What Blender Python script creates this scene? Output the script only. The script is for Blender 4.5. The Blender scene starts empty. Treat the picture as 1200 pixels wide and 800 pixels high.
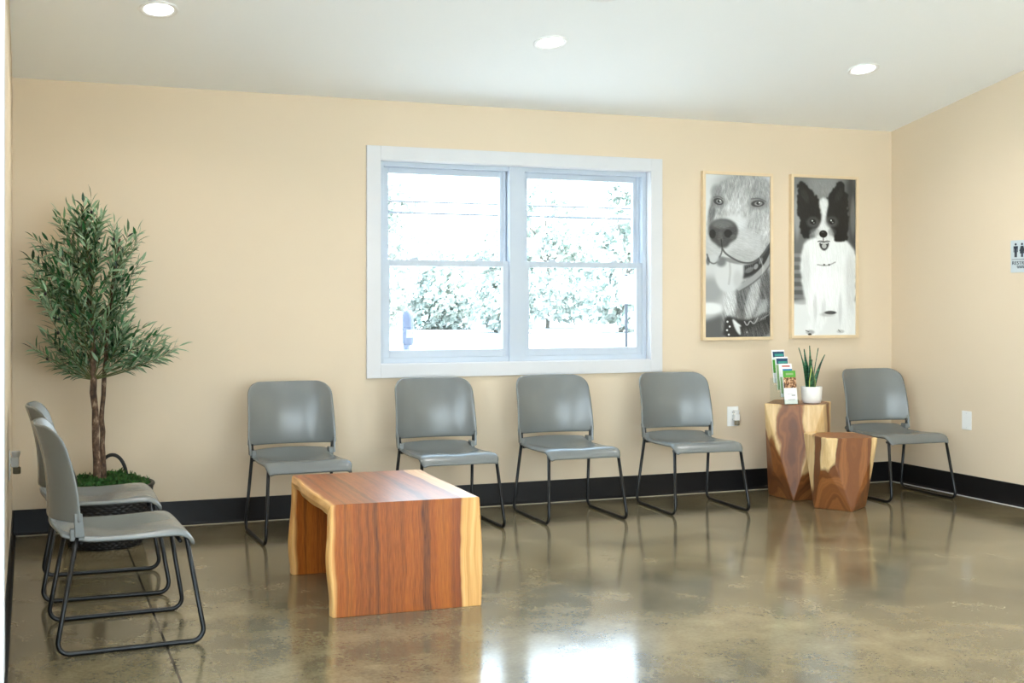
import bpy, bmesh, math, random
import numpy as np
from mathutils import Vector, Matrix, noise as mnoise
random.seed(7)
C = bpy.context.scene.collection
SC = bpy.context.scene
PI = math.pi

# ------------------------------------------------------------------ camera
cam_d = bpy.data.cameras.new('camera'); cam = bpy.data.objects.new('camera', cam_d); C.objects.link(cam)
cam_d.sensor_width = 36; cam_d.lens = 36*1370.73/1200
cam_d.shift_x = (600-529.3)/1200; cam_d.shift_y = (356.36-400)/1200
cam.location = (0, 0, 1.35); cam.rotation_euler = (PI/2, 0, -0.3467)
cam_d.clip_start = .05; cam_d.clip_end = 400
SC.camera = cam
# ------------------------------------------------------------------ room numbers (metres)
XL, XR, YB, YF = -.092, 6.209, 7.278, -2.4      # left wall, right wall, window wall, wall behind the camera
CZ, SL = 2.67, .184                              # ceiling height at the window wall, its slope
def ceil_z(y): return CZ + (YB-y)*SL
# ------------------------------------------------------------------ world, exposure
SKY = 6.0
w = bpy.data.worlds.new('sky'); SC.world = w; w.use_nodes = True
nt = w.node_tree; bg = nt.nodes['Background']
tc = nt.nodes.new('ShaderNodeTexCoord'); sx = nt.nodes.new('ShaderNodeSeparateXYZ'); cr = nt.nodes.new('ShaderNodeValToRGB')
nt.links.new(tc.outputs['Generated'], sx.inputs[0]); nt.links.new(sx.outputs[2], cr.inputs[0])
cr.color_ramp.elements[0].position = 0; cr.color_ramp.elements[0].color = (.86, .94, 1, 1)
cr.color_ramp.elements[1].position = .7; cr.color_ramp.elements[1].color = (.52, .74, 1, 1)
nt.links.new(cr.outputs[0], bg.inputs['Color']); bg.inputs['Strength'].default_value = SKY
SC.view_settings.view_transform = 'Standard'; SC.view_settings.look = 'None'
SC.view_settings.exposure = 0.55; SC.view_settings.gamma = 1; SC.view_settings.use_curve_mapping = False
SC.cycles.use_denoising = True
SC.cycles.max_bounces = 10; SC.cycles.diffuse_bounces = 6; SC.cycles.glossy_bounces = 5; SC.cycles.transparent_max_bounces = 40
SC.cycles.caustics_reflective = False; SC.cycles.caustics_refractive = False
SC.cycles.sample_clamp_indirect = 8
def portal(loc, rot, sx_, sy_):
    l = bpy.data.lights.new('daylight_portal', 'AREA'); l.shape = 'RECTANGLE'; l.size = sx_; l.size_y = sy_
    l.cycles.is_portal = True
    o = bpy.data.objects.new('daylight_portal', l); C.objects.link(o); o.location = loc; o.rotation_euler = rot
DOWN_W = 7.0        # watts of one recessed downlight
sl = bpy.data.lights.new('sun', 'SUN'); sl.energy = 24; sl.angle = .02; sl.color = (1, .97, .92)
so = bpy.data.objects.new('sun', sl); C.objects.link(so); so.rotation_euler = (0, math.radians(42), 0)   # high sun from the right, past the roof

# ------------------------------------------------------------------ colours and materials
def lin(r, g, b):
    f = lambda c: (c/255)/12.92 if c/255 <= .04045 else ((c/255+.055)/1.055)**2.4
    return (f(r), f(g), f(b), 1)
class NT:
    def __init__(s, name):
        s.m = bpy.data.materials.new(name); s.m.use_nodes = True; s.t = s.m.node_tree
        s.p = s.t.nodes['Principled BSDF']; s.out = s.t.nodes['Material Output']
    def n(s, kind, **kw):
        x = s.t.nodes.new('ShaderNode'+kind)
        for k, v in kw.items(): setattr(x, k, v)
        return x
    def l(s, a, b): s.t.links.new(a, b)
    def obj(s, scale=(1, 1, 1), loc=(0, 0, 0), rot=(0, 0, 0)):
        t = s.n('TexCoord'); mp = s.n('Mapping'); mp.inputs['Scale'].default_value = scale
        mp.inputs['Location'].default_value = loc; mp.inputs['Rotation'].default_value = rot
        s.l(t.outputs['Object'], mp.inputs[0]); return mp.outputs[0]
    def noise(s, vec, scale, detail=4, rough=.55, dist=0):
        x = s.n('TexNoise'); s.l(vec, x.inputs['Vector']); x.inputs['Scale'].default_value = scale
        x.inputs['Detail'].default_value = detail; x.inputs['Roughness'].default_value = rough; x.inputs['Distortion'].default_value = dist
        return x.outputs['Fac']
    def ramp(s, fac, *st):
        r = s.n('ValToRGB'); e = r.color_ramp.elements
        while len(e) < len(st): e.new(.5)
        for k, (p, c) in enumerate(st): e[k].position = p; e[k].color = c if len(c) == 4 else (*c, 1)
        s.l(fac, r.inputs[0]); return r.outputs[0]
    def mix(s, fac, a, b, mode='MIX'):
        x = s.n('MixRGB', blend_type=mode)
        for v, i in ((fac, 0), (a, 1), (b, 2)):
            if isinstance(v, (int, float)): x.inputs[i].default_value = v
            elif isinstance(v, tuple): x.inputs[i].default_value = v
            else: s.l(v, x.inputs[i])
        return x.outputs[0]
    def math(s, op, a, b=0, c=0):
        x = s.n('Math', operation=op)
        for v, i in ((a, 0), (b, 1), (c, 2)):
            if isinstance(v, (int, float)): x.inputs[i].default_value = v
            else: s.l(v, x.inputs[i])
        return x.outputs[0]
    def bump(s, h, strength, dist=.01):
        b = s.n('Bump'); b.inputs['Strength'].default_value = strength; b.inputs['Distance'].default_value = dist
        s.l(h, b.inputs['Height']); s.l(b.outputs[0], s.p.inputs['Normal'])
    def col(s, c):
        if isinstance(c, tuple): s.p.inputs['Base Color'].default_value = c
        else: s.l(c, s.p.inputs['Base Color'])
        return s
    def rough(s, r):
        if isinstance(r, (int, float)): s.p.inputs['Roughness'].default_value = r
        else: s.l(r, s.p.inputs['Roughness'])
        return s
def plain(name, c, r=.5, metal=0, vary=.06, scale=6, bump=0, bscale=200, spec=.5):
    a = NT(name); v = a.noise(a.obj(), scale, 3)
    lo = tuple(x*(1-vary) for x in c[:3]); hi = tuple(min(1, x*(1+vary)) for x in c[:3])
    a.col(a.ramp(v, (.3, lo), (.7, hi))).rough(r); a.p.inputs['Metallic'].default_value = metal
    a.p.inputs['Specular IOR Level'].default_value = spec
    if bump: a.bump(a.noise(a.obj(), bscale, 2), bump, .002)
    return a.m
M = {}
M['wall'] = plain('cream_wall_paint', lin(220, 203, 178), .62, vary=.015, scale=.8, bump=.08, bscale=260, spec=.3)
M['ceiling'] = plain('white_ceiling_paint', lin(246, 248, 248), .8, vary=.01, scale=.6, bump=.05, bscale=200, spec=.2)
M['base'] = plain('black_vinyl_base', lin(21, 20, 21), .42, vary=.1, spec=.3)
M['trim'] = plain('white_trim_paint', lin(212, 213, 216), .45, vary=.01)
M['vinyl'] = plain('white_window_vinyl', lin(188, 198, 210), .4, vary=.01)
M['plastic_white'] = plain('white_plastic', lin(236, 236, 234), .35, vary=.01)
M['grey_plastic'] = plain('grey_chair_plastic', lin(108, 112, 111), .26, vary=.03, scale=3, bump=.06, bscale=700, spec=.7)
M['black_metal'] = plain('black_powder_coat', lin(11, 13, 15), .34, vary=.1, spec=.4)
M['dark'] = plain('dark_slot', lin(30, 30, 30), .7)
M['maple'] = plain('maple_frame', lin(224, 202, 166), .45, vary=.05, scale=9)
M['ceramic'] = plain('white_ceramic', lin(238, 236, 232), .3, vary=.01)
M['soil'] = plain('dark_soil', lin(45, 34, 26), .9, vary=.3, scale=60)
M['wicker'] = plain('black_wicker', lin(14, 15, 17), .5, vary=.35, scale=60)
M['bark'] = (lambda a: (a.col(a.ramp(a.noise(a.obj((1, 1, .5)), 38, 5, .7), (.36, lin(52, 38, 30)), (.55, lin(104, 80, 62)), (.66, lin(160, 140, 118)))).rough(.85), a.bump(a.noise(a.obj(), 90, 4), .6, .006), a.m)[-1])(NT('olive_bark'))
M['twig'] = plain('green_twig', lin(92, 100, 58), .7, vary=.2, scale=30)
def leaf_mat(name, tops, under, rough=.42):
    a = NT(name); g = a.n('NewGeometry')
    c = a.ramp(g.outputs['Random Per Island'], *[(i/(len(tops)-1), t) for i, t in enumerate(tops)])
    a.col(a.mix(g.outputs['Backfacing'], c, under)).rough(rough)
    a.p.inputs['Transmission Weight'].default_value = 0
    return a.m
M['olive_leaf'] = leaf_mat('olive_leaf', [lin(8, 44, 26), lin(20, 78, 40), lin(44, 108, 56), lin(122, 156, 112), lin(14, 58, 32), lin(70, 122, 78)], lin(122, 150, 116))
M['moss'] = leaf_mat('moss', [lin(16, 52, 12), lin(34, 92, 18), lin(62, 84, 26), lin(24, 62, 14)], lin(34, 80, 20), .8)
M['olive_fruit'] = plain('dark_olive', lin(30, 26, 34), .3)
def glass_mat(name, tint, refl=1.0, rough=0.0):
    a = NT(name); a.t.nodes.remove(a.p)
    tr = a.n('BsdfTransparent'); tr.inputs[0].default_value = tint
    gl = a.n('BsdfGlossy'); gl.inputs['Roughness'].default_value = rough
    f = a.n('Fresnel'); f.inputs[0].default_value = 1.45; mx = a.n('MixShader'); ge = a.n('NewGeometry')
    a.l(a.math('MULTIPLY', a.math('MULTIPLY', f.outputs[0], refl), a.math('SUBTRACT', 1, ge.outputs['Backfacing'])), mx.inputs[0]); a.l(tr.outputs[0], mx.inputs[1]); a.l(gl.outputs[0], mx.inputs[2])
    a.l(mx.outputs[0], a.out.inputs[0]); return a.m
M['glass'] = glass_mat('window_glass', (.97, .99, .98, 1))
M['acrylic'] = glass_mat('clear_acrylic', (.93, .96, .95, 1), 1.2, .05)
def emit(name, c, s):
    a = NT(name); a.p.inputs['Emission Color'].default_value = c; a.p.inputs['Emission Strength'].default_value = s
    a.col(c); return a.m
M['lens'] = emit('lit_lens', (1, .98, .96, 1), 7)
# polished concrete
def concrete():
    a = NT('polished_concrete'); v = a.obj()
    n1 = a.noise(v, 1.1, 5, .58, .3); n2 = a.noise(v, 4.0, 4, .55, .2); n3 = a.noise(v, 60, 3, .7)
    c = a.ramp(n1, (.34, lin(64, 56, 38)), (.5, lin(104, 93, 67)), (.66, lin(142, 127, 96)))
    c = a.mix(.5, c, a.ramp(n2, (.30, lin(56, 51, 36)), (.5, lin(104, 94, 69)), (.72, lin(148, 134, 104))))
    c = a.mix(.12, c, a.ramp(n3, (.35, lin(70, 62, 48)), (.65, lin(180, 168, 140))))
    # sawn control joints
    s = a.n('SeparateXYZ'); a.l(v, s.inputs[0])
    def line(out, at, hw): return a.math('LESS_THAN', a.math('ABSOLUTE', a.math('SUBTRACT', out, at)), hw)
    j = a.math('MAXIMUM', line(s.outputs[0], .511, .005), line(s.outputs[1], 2.2, .0035))
    j = a.math('MAXIMUM', j, line(s.outputs[0], 4.0, .0005))
    c = a.mix(j, c, lin(36, 32, 26))
    a.col(c); a.rough(a.ramp(n2, (.3, (.115,)*3), (.7, (.145,)*3)))
    a.p.inputs['IOR'].default_value = 1.62
    b1 = a.noise(a.obj(), 6, 2, .45); b2 = a.noise(v, 42, 2)
    a.bump(a.math('ADD', b1, a.math('MULTIPLY', b2, .05)), .06, .008)
    return a.m
M['concrete'] = concrete()
# live-edge slab wood: grain runs along the slab (y on the top, z down the legs), sapwood at the long edges
def slab_wood():
    a = NT('suar_slab_wood')
    s = a.n('SeparateXYZ'); v0 = a.obj(); a.l(v0, s.inputs[0]); x = s.outputs[0]
    slow = a.noise(a.obj((1.2, 1.6, 1.6)), 2.2, 2, .5)
    xw = a.math('ADD', x, a.math('MULTIPLY', a.math('SUBTRACT', slow, .5), .055))
    cb = a.n('CombineXYZ'); a.l(xw, cb.inputs[0]); a.l(a.math('MULTIPLY', s.outputs[1], .010), cb.inputs[1]); a.l(a.math('MULTIPLY', s.outputs[2], .014), cb.inputs[2])
    broad = a.noise(cb.outputs[0], 9, 3, .55); fine = a.noise(cb.outputs[0], 60, 5, .7); hair = a.noise(a.obj((1, .05, .05)), 260, 3, .6)
    h = a.ramp(broad, (.30, lin(44, 19, 7)), (.41, lin(98, 46, 12)), (.52, lin(152, 76, 16)), (.66, lin(172, 96, 24)), (.8, lin(114, 54, 14)))
    h = a.mix(.38, h, a.ramp(fine, (.35, lin(48, 20, 7)), (.5, lin(144, 72, 15)), (.68, lin(178, 102, 28))))
    dark = a.ramp(a.noise(cb.outputs[0], 17, 2, .4), (.56, (0, 0, 0)), (.66, (1, 1, 1)))
    h = a.mix(a.math('MULTIPLY', dark, .75), h, lin(50, 22, 10))
    h = a.mix(.25, h, a.ramp(hair, (.35, lin(70, 32, 14)), (.65, lin(190, 110, 50))))
    lefts = a.ramp(a.math('SUBTRACT', -.25, xw) if False else a.math('MULTIPLY', a.math('ADD', xw, .318), -10), (.0, (0, 0, 0)), (.16, (1, 1, 1)))
    rights = a.ramp(a.math('MULTIPLY', a.math('SUBTRACT', xw, .245), 10), (.0, (0, 0, 0)), (.10, (1, 1, 1)))
    sapn = a.ramp(fine, (.3, lin(186, 132, 70)), (.5, lin(212, 160, 96)), (.7, lin(228, 184, 122)))
    bnd = a.ramp(a.math('MULTIPLY', a.math('ABSOLUTE', a.math('SUBTRACT', xw, .235)), 20), (.0, (1, 1, 1)), (.9, (0, 0, 0)))
    h = a.mix(a.math('MULTIPLY', bnd, .5), h, lin(120, 58, 28))
    c = a.mix(a.math('MAXIMUM', lefts, rights), h, sapn)
    a.col(c); a.rough(.30); a.p.inputs['Specular IOR Level'].default_value = .35; a.p.inputs['Coat Weight'].default_value = .05; a.p.inputs['Coat Roughness'].default_value = .14
    a.bump(fine, .05, .003); return a.m
M['slab'] = slab_wood()
# stump wood: rings round a wandering pith; heartwood inside, sapwood outside
def stump_wood(name, r_heart, seed):
    a = NT(name); v = a.obj((1, 1, .45), (seed, seed*.7, 0)); v0 = a.obj()
    s = a.n('SeparateXYZ'); a.l(v0, s.inputs[0])
    wob = a.math('MULTIPLY', a.math('SUBTRACT', a.noise(v, 3.2, 2, .5), .5), .17)
    wob2 = a.math('MULTIPLY', a.math('SUBTRACT', a.noise(v, 22, 3, .5), .5), .012)
    rho = a.math('SQRT', a.math('ADD', a.math('POWER', a.math('ABSOLUTE', s.outputs[0]), 2), a.math('POWER', a.math('ABSOLUTE', s.outputs[1]), 2)))
    rho = a.math('ADD', a.math('ADD', rho, wob), wob2)
    rings = a.math('FRACT', a.math('MULTIPLY', rho, 62))
    cb = a.n('CombineXYZ'); a.l(a.math('MULTIPLY', rho, 1.0), cb.inputs[0])
    band = a.noise(cb.outputs[0], 34, 3, .6)
    h = a.ramp(band, (.3, lin(72, 38, 16)), (.45, lin(116, 66, 30)), (.58, lin(156, 98, 50)), (.75, lin(100, 54, 24)))
    h = a.mix(.14, h, a.ramp(rings, (0, lin(66, 36, 18)), (.5, lin(170, 112, 66)), (1, lin(66, 36, 18))))
    sap = a.ramp(a.noise(a.obj((1, 1, .12)), 40, 4, .6), (.3, lin(202, 164, 108)), (.6, lin(226, 194, 142)), (.8, lin(234, 206, 160)))
    f = a.ramp(a.math('MULTIPLY', a.math('SUBTRACT', rho, r_heart), 12), (0, (0, 0, 0)), (.07, (1, 1, 1)))
    c = a.mix(f, h, sap)
    a.col(c); a.rough(.42); a.p.inputs['Coat Weight'].default_value = .12; a.p.inputs['Coat Roughness'].default_value = .2
    return a.m
M['stump_a'] = stump_wood('facet_stump_wood_tall', .212, 2.3)
M['stump_b'] = stump_wood('facet_stump_wood_short', .188, 4.1)

# ------------------------------------------------------------------ mesh helpers
class MB:
    def __init__(s): s.v = []; s.f = []
    def add(s, vs, fs):
        k = len(s.v); s.v += [tuple(x) for x in vs]; s.f += [tuple(i+k for i in f) for f in fs]; return s
    def box(s, x0, x1, y0, y1, z0, z1):
        return s.add([(x0, y0, z0), (x1, y0, z0), (x1, y1, z0), (x0, y1, z0), (x0, y0, z1), (x1, y0, z1), (x1, y1, z1), (x0, y1, z1)],
                     [(0, 3, 2, 1), (4, 5, 6, 7), (0, 1, 5, 4), (1, 2, 6, 5), (2, 3, 7, 6), (3, 0, 4, 7)])
    def tube(s, pts, r, n=12, cap=True):
        pts = [Vector(p) for p in pts]; rs = r if isinstance(r, (list, tuple)) else [r]*len(pts)
        vs = []; fs = []; up = None
        for i, p in enumerate(pts):
            t = (pts[min(i+1, len(pts)-1)]-pts[max(i-1, 0)]).normalized()
            if up is None: up = t.orthogonal().normalized()
            a = (up-t*up.dot(t)).normalized(); b = t.cross(a); up = a
            for k in range(n):
                an = 2*PI*k/n; vs.append(p+(a*math.cos(an)+b*math.sin(an))*rs[i])
        for i in range(len(pts)-1):
            for k in range(n):
                fs.append((i*n+k, i*n+(k+1) % n, (i+1)*n+(k+1) % n, (i+1)*n+k))
        if cap: fs.append(tuple(range(n-1, -1, -1))); fs.append(tuple((len(pts)-1)*n+k for k in range(n)))
        return s.add(vs, fs)
    def lathe(s, prof, n=48, c=(0, 0, 0), cap0=True, cap1=True):
        vs = []; fs = []
        for r, z in prof:
            for k in range(n): vs.append((c[0]+r*math.cos(2*PI*k/n), c[1]+r*math.sin(2*PI*k/n), c[2]+z))
        for i in range(len(prof)-1):
            for k in range(n): fs.append((i*n+k, i*n+(k+1) % n, (i+1)*n+(k+1) % n, (i+1)*n+k))
        if cap0: fs.append(tuple(range(n-1, -1, -1)))
        if cap1: fs.append(tuple((len(prof)-1)*n+k for k in range(n)))
        return s.add(vs, fs)
    def grid(s, fn, nu, nv):
        vs = [fn(i/nu, j/nv) for j in range(nv+1) for i in range(nu+1)]
        fs = [(j*(nu+1)+i, j*(nu+1)+i+1, (j+1)*(nu+1)+i+1, (j+1)*(nu+1)+i) for j in range(nv) for i in range(nu)]
        return s.add(vs, fs)
    def build(s, name, mat, parent=None, smooth=False, bevel=0, solid=0, sub=0, auto=None, fix=True):
        me = bpy.data.meshes.new(name); me.from_pydata(s.v, [], s.f); me.materials.append(mat)
        if fix:
            bm = bmesh.new(); bm.from_mesh(me); bmesh.ops.recalc_face_normals(bm, faces=bm.faces); bm.to_mesh(me); bm.free()
        if smooth: me.polygons.foreach_set('use_smooth', [True]*len(me.polygons))
        o = bpy.data.objects.new(name, me); C.objects.link(o)
        if parent: o.parent = parent
        if solid:
            m = o.modifiers.new('thick', 'SOLIDIFY'); m.thickness = abs(solid); m.offset = 1 if solid > 0 else -1
        if sub: m = o.modifiers.new('sub', 'SUBSURF'); m.levels = m.render_levels = sub
        if bevel: m = o.modifiers.new('bev', 'BEVEL'); m.width = bevel; m.segments = 3; m.limit_method = 'ANGLE'; m.angle_limit = math.radians(35)
        me.update(); return o
def tag(o, label, cat, group=None, kind=None):
    o['label'] = label; o['category'] = cat
    if group: o['group'] = group
    if kind: o['kind'] = kind
    return o
def thing(name, label, cat, loc=(0, 0, 0), rz=0, group=None):
    o = bpy.data.objects.new(name, None); C.objects.link(o); o.empty_display_size = .1
    o.location = loc; o.rotation_euler = (0, 0, rz); return tag(o, label, cat, group)
def struct(o): o['kind'] = 'structure'; return o
def fillet(pts, r, n=6):
    P = [Vector(p) for p in pts]; out = [P[0]]
    for i in range(1, len(P)-1):
        a = (P[i-1]-P[i]).normalized(); b = (P[i+1]-P[i]).normalized(); ang = a.angle(b)
        d = r/math.tan(ang/2); s = P[i]+a*d; e = P[i]+b*d; c = P[i]+(a+b).normalized()*(r/math.sin(ang/2))
        v0 = s-c; v1 = e-c; tot = v0.angle(v1)
        for k in range(n+1):
            t = k/n; out.append(c+(v0*math.sin((1-t)*tot)+v1*math.sin(t*tot))/math.sin(tot))
    out.append(P[-1]); return out

# ================================================================== SETTING
T = .16
struct(MB().box(XL-T, XR+T, YF-T, YB+T, -.12, 0).build('floor', M['concrete']))
# window wall with its opening
WX0, WX1, WZ0, WZ1 = 2.135, 4.118, .958, 2.288
def holed(name, axis, a0, a1, pos0, pos1, zt, holes, mat):
    """wall along axis ('x' or 'y'); zt(a) top height; holes = [(a0,a1,z0,z1)]"""
    cuts = sorted({a0, a1, *[h[0] for h in holes], *[h[1] for h in holes]})
    mb = MB()
    def seg(u0, u1, z0, z1a, z1b):
        if axis == 'x':
            mb.add([(u0, pos0, z0), (u1, pos0, z0), (u1, pos1, z0), (u0, pos1, z0), (u0, pos0, z1a), (u1, pos0, z1b), (u1, pos1, z1b), (u0, pos1, z1a)],
                   [(0, 3, 2, 1), (4, 5, 6, 7), (0, 1, 5, 4), (1, 2, 6, 5), (2, 3, 7, 6), (3, 0, 4, 7)])
        else:
            mb.add([(pos0, u0, z0), (pos1, u0, z0), (pos1, u1, z0), (pos0, u1, z0), (pos0, u0, z1a), (pos1, u0, z1a), (pos1, u1, z1b), (pos0, u1, z1b)],
                   [(0, 3, 2, 1), (4, 5, 6, 7), (0, 1, 5, 4), (1, 2, 6, 5), (2, 3, 7, 6), (3, 0, 4, 7)])
    for u0, u1 in zip(cuts, cuts[1:]):
        hs = [h for h in holes if h[0] <= u0+1e-6 and h[1] >= u1-1e-6]
        if not hs: seg(u0, u1, 0, zt(u0), zt(u1))
        else:
            h = hs[0]
            if h[2] > .001: seg(u0, u1, 0, h[2], h[2])
            seg(u0, u1, h[3], zt(u0), zt(u1))
    return struct(mb.build(name, mat))
holed('wall_back', 'x', XL-T, XR+T, YB, YB+T, lambda a: ceil_z(YB)+.02, [(WX0, WX1, WZ0, WZ1)], M['wall'])
holed('wall_right', 'y', YF-T, YB, XR, XR+T, lambda a: ceil_z(a)+.02, [], M['wall'])
LW = (-1.9, 3.92, .12, 2.75)     # glazed opening in the left wall, behind the picture's edge
holed('wall_left', 'y', YF-T, YB, XL-T, XL, lambda a: ceil_z(a)+.02, [LW], M['wall'])
FW = (.6, 5.6, .12, 2.75)      # storefront glazing behind the camera
holed('wall_front', 'x', XL-T, XR+T, YF-T, YF, lambda a: ceil_z(YF)+.02, [FW], M['wall'])
y0, y1 = YF-T, YB+T
struct(MB().add([(XL-T, y0, ceil_z(y0)), (XR+T, y0, ceil_z(y0)), (XR+T, y1, ceil_z(y1)), (XL-T, y1, ceil_z(y1)),
          (XL-T, y0, ceil_z(y0)+.15), (XR+T, y0, ceil_z(y0)+.15), (XR+T, y1, ceil_z(y1)+.15), (XL-T, y1, ceil_z(y1)+.15)],
         [(0, 3, 2, 1), (4, 5, 6, 7), (0, 1, 5, 4), (1, 2, 6, 5), (2, 3, 7, 6), (3, 0, 4, 7)]).build('ceiling', M['ceiling']))
# vinyl cove baseboards: flat face with a small toe flaring out at the floor
def base(name, a, b, n):
    a = Vector(a); b = Vector(b); n = Vector(n)
    prof = [(0, 0), (.020, 0), (.020, .003), (.012, .008), (.007, .018), (.006, .147), (.003, .150), (0, .150)]
    mb = MB(); k = len(prof)
    vs = [p+n*d+Vector((0, 0, z)) for p in (a, b) for d, z in prof]
    mb.add(vs, [(i, (i+1) % k, k+(i+1) % k, k+i) for i in range(k)]+[tuple(range(k)), tuple(range(2*k-1, k-1, -1))])
    return struct(mb.build(name, M['base']))
base('baseboard_back', (XL, YB, 0), (XR, YB, 0), (0, -1, 0))
base('baseboard_right', (XR, YF, 0), (XR, YB-.006, 0), (-1, 0, 0))
base('baseboard_left', (XL, YF, 0), (XL, YB-.006, 0), (1, 0, 0))
base('baseboard_front', (XL+.02, YF, 0), (XR-.02, YF, 0), (0, 1, 0))
# pale strips standing in for the light caught along the base's toe
struct(MB().box(XL+.02, XR-.02, YB-.026, YB-.0205, .0005, .004).build('trim_1', plain('pale_toe_glint', lin(190, 180, 160), .5)))
struct(MB().box(XR-.026, XR-.0205, YF, YB-.026, .0005, .004).build('trim_2', M['trim']))

# window_1: casing, vinyl frame, two double-hung units
win = struct(MB().box(WX0, WX1, YB+.10, YB+T, WZ0, WZ0+.018).build('window_1', M['vinyl']))
def ring(mb, x0, x1, z0, z1, wl, wr, wb, wt, ya, yb):
    mb.box(x0, x0+wl, ya, yb, z0, z1); mb.box(x1-wr, x1, ya, yb, z0, z1)
    mb.box(x0+wl, x1-wr, ya, yb, z0, z0+wb); mb.box(x0+wl, x1-wr, ya, yb, z1-wt, z1)
    return mb
cs = MB(); ring(cs, 2.043, 4.206, .872, 2.374, .094, .092, .088, .088, YB-.018, YB-.0005); cs.build('window_casing', M['trim'], win, bevel=.002)
cs = MB(); ring(cs, WX0, WX1, WZ0, WZ1, .006, .006, .006, .006, YB-.001, YB+.05); cs.build('window_jamb', M['trim'], win)
fr = MB(); ring(fr, WX0+.006, WX1-.006, WZ0+.006, WZ1-.006, .034, .034, .034, .03, YB+.045, YB+.13)
fr.box(3.058, 3.168, YB+.03, YB+.13, WZ0+.006, WZ1-.006)
for xx in (WX0+.04, 3.052-.02, 3.174, WX1-.06):    # stepped tracks beside the sashes
    fr.box(xx, xx+.02, YB+.085, YB+.093, WZ0+.03, WZ1-.03)
fr.build('window_frame', M['vinyl'], win, bevel=.0015)
for ux0, ux1 in ((WX0+.04, 3.058), (3.168, WX1-.04)):
    sh = MB(); ring(sh, ux0, ux1, WZ0+.04, 1.642, .042, .042, .05, .04, YB+.05, YB+.084); s1 = sh.build('lower_sash', M['vinyl'], win, bevel=.002)
    MB().box(ux0+.04, ux1-.04, YB+.064, YB+.070, WZ0+.088, 1.604).build('window_pane', M['glass'], s1)
    sh = MB(); ring(sh, ux0+.004, ux1-.004, 1.603, WZ1-.036, .042, .042, .038, .04, YB+.094, YB+.128); s2 = sh.build('upper_sash', M['vinyl'], win, bevel=.002)
    MB().box(ux0+.044, ux1-.044, YB+.108, YB+.114, 1.640, WZ1-.074).build('window_pane', M['glass'], s2)
    for q in (.24, .76):
        x = ux0+(ux1-ux0)*q; lk = MB(); lk.box(x-.03, x+.03, YB+.055, YB+.082, 1.6415, 1.650); lk.tube([(x-.012, YB+.068, 1.652), (x+.026, YB+.060, 1.656)], .005, 8)
        lk.build('sash_lock', M['vinyl'], s1, bevel=.001)
def glazing(name, axis, h, pos, n):
    """fixed storefront glazing with mullions in the openings behind the picture"""
    a0, a1, z0, z1 = h; fr = MB(); bars = [a0+(a1-a0)*k/n for k in range(n+1)]
    P = (lambda u0, u1, za, zb, d: fr.box(u0, u1, pos-d, pos+d, za, zb)) if axis == 'x' else (lambda u0, u1, za, zb, d: fr.box(pos-d, pos+d, u0, u1, za, zb))
    for b in bars: P(max(a0, b-.03), min(a1, b+.03), z0, z1, .04)
    P(a0, a1, z0, z0+.06, .04); P(a0, a1, z1-.06, z1, .04)
    root = struct(fr.build(name, M['trim'])); g = MB()
    (g.box(a0, a1, pos-.003, pos+.003, z0, z1) if axis == 'x' else g.box(pos-.003, pos+.003, a0, a1, z0, z1)).build('window_pane', M['glass'], root)
glazing('window_2', 'y', LW, XL-T/2, 3)
glazing('window_3', 'x', FW, YF-T/2, 4)
portal(((WX0+WX1)/2, YB+T+.01, (WZ0+WZ1)/2), (-PI/2, 0, 0), WX1-WX0, WZ1-WZ0)
portal((XL-T-.01, (LW[0]+LW[1])/2, (LW[2]+LW[3])/2), (0, -PI/2, 0), LW[3]-LW[2], LW[1]-LW[0])
portal(((FW[0]+FW[1])/2, YF-T-.01, (FW[2]+FW[3])/2), (PI/2, 0, 0), FW[1]-FW[0], FW[3]-FW[2])
# white casing on the left wall, just inside the picture's edge
struct(MB().box(XL-.0005, XL+.018, 3.93, 4.10, .15, 2.80).build('trim_3', M['trim'], bevel=.003))

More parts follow.
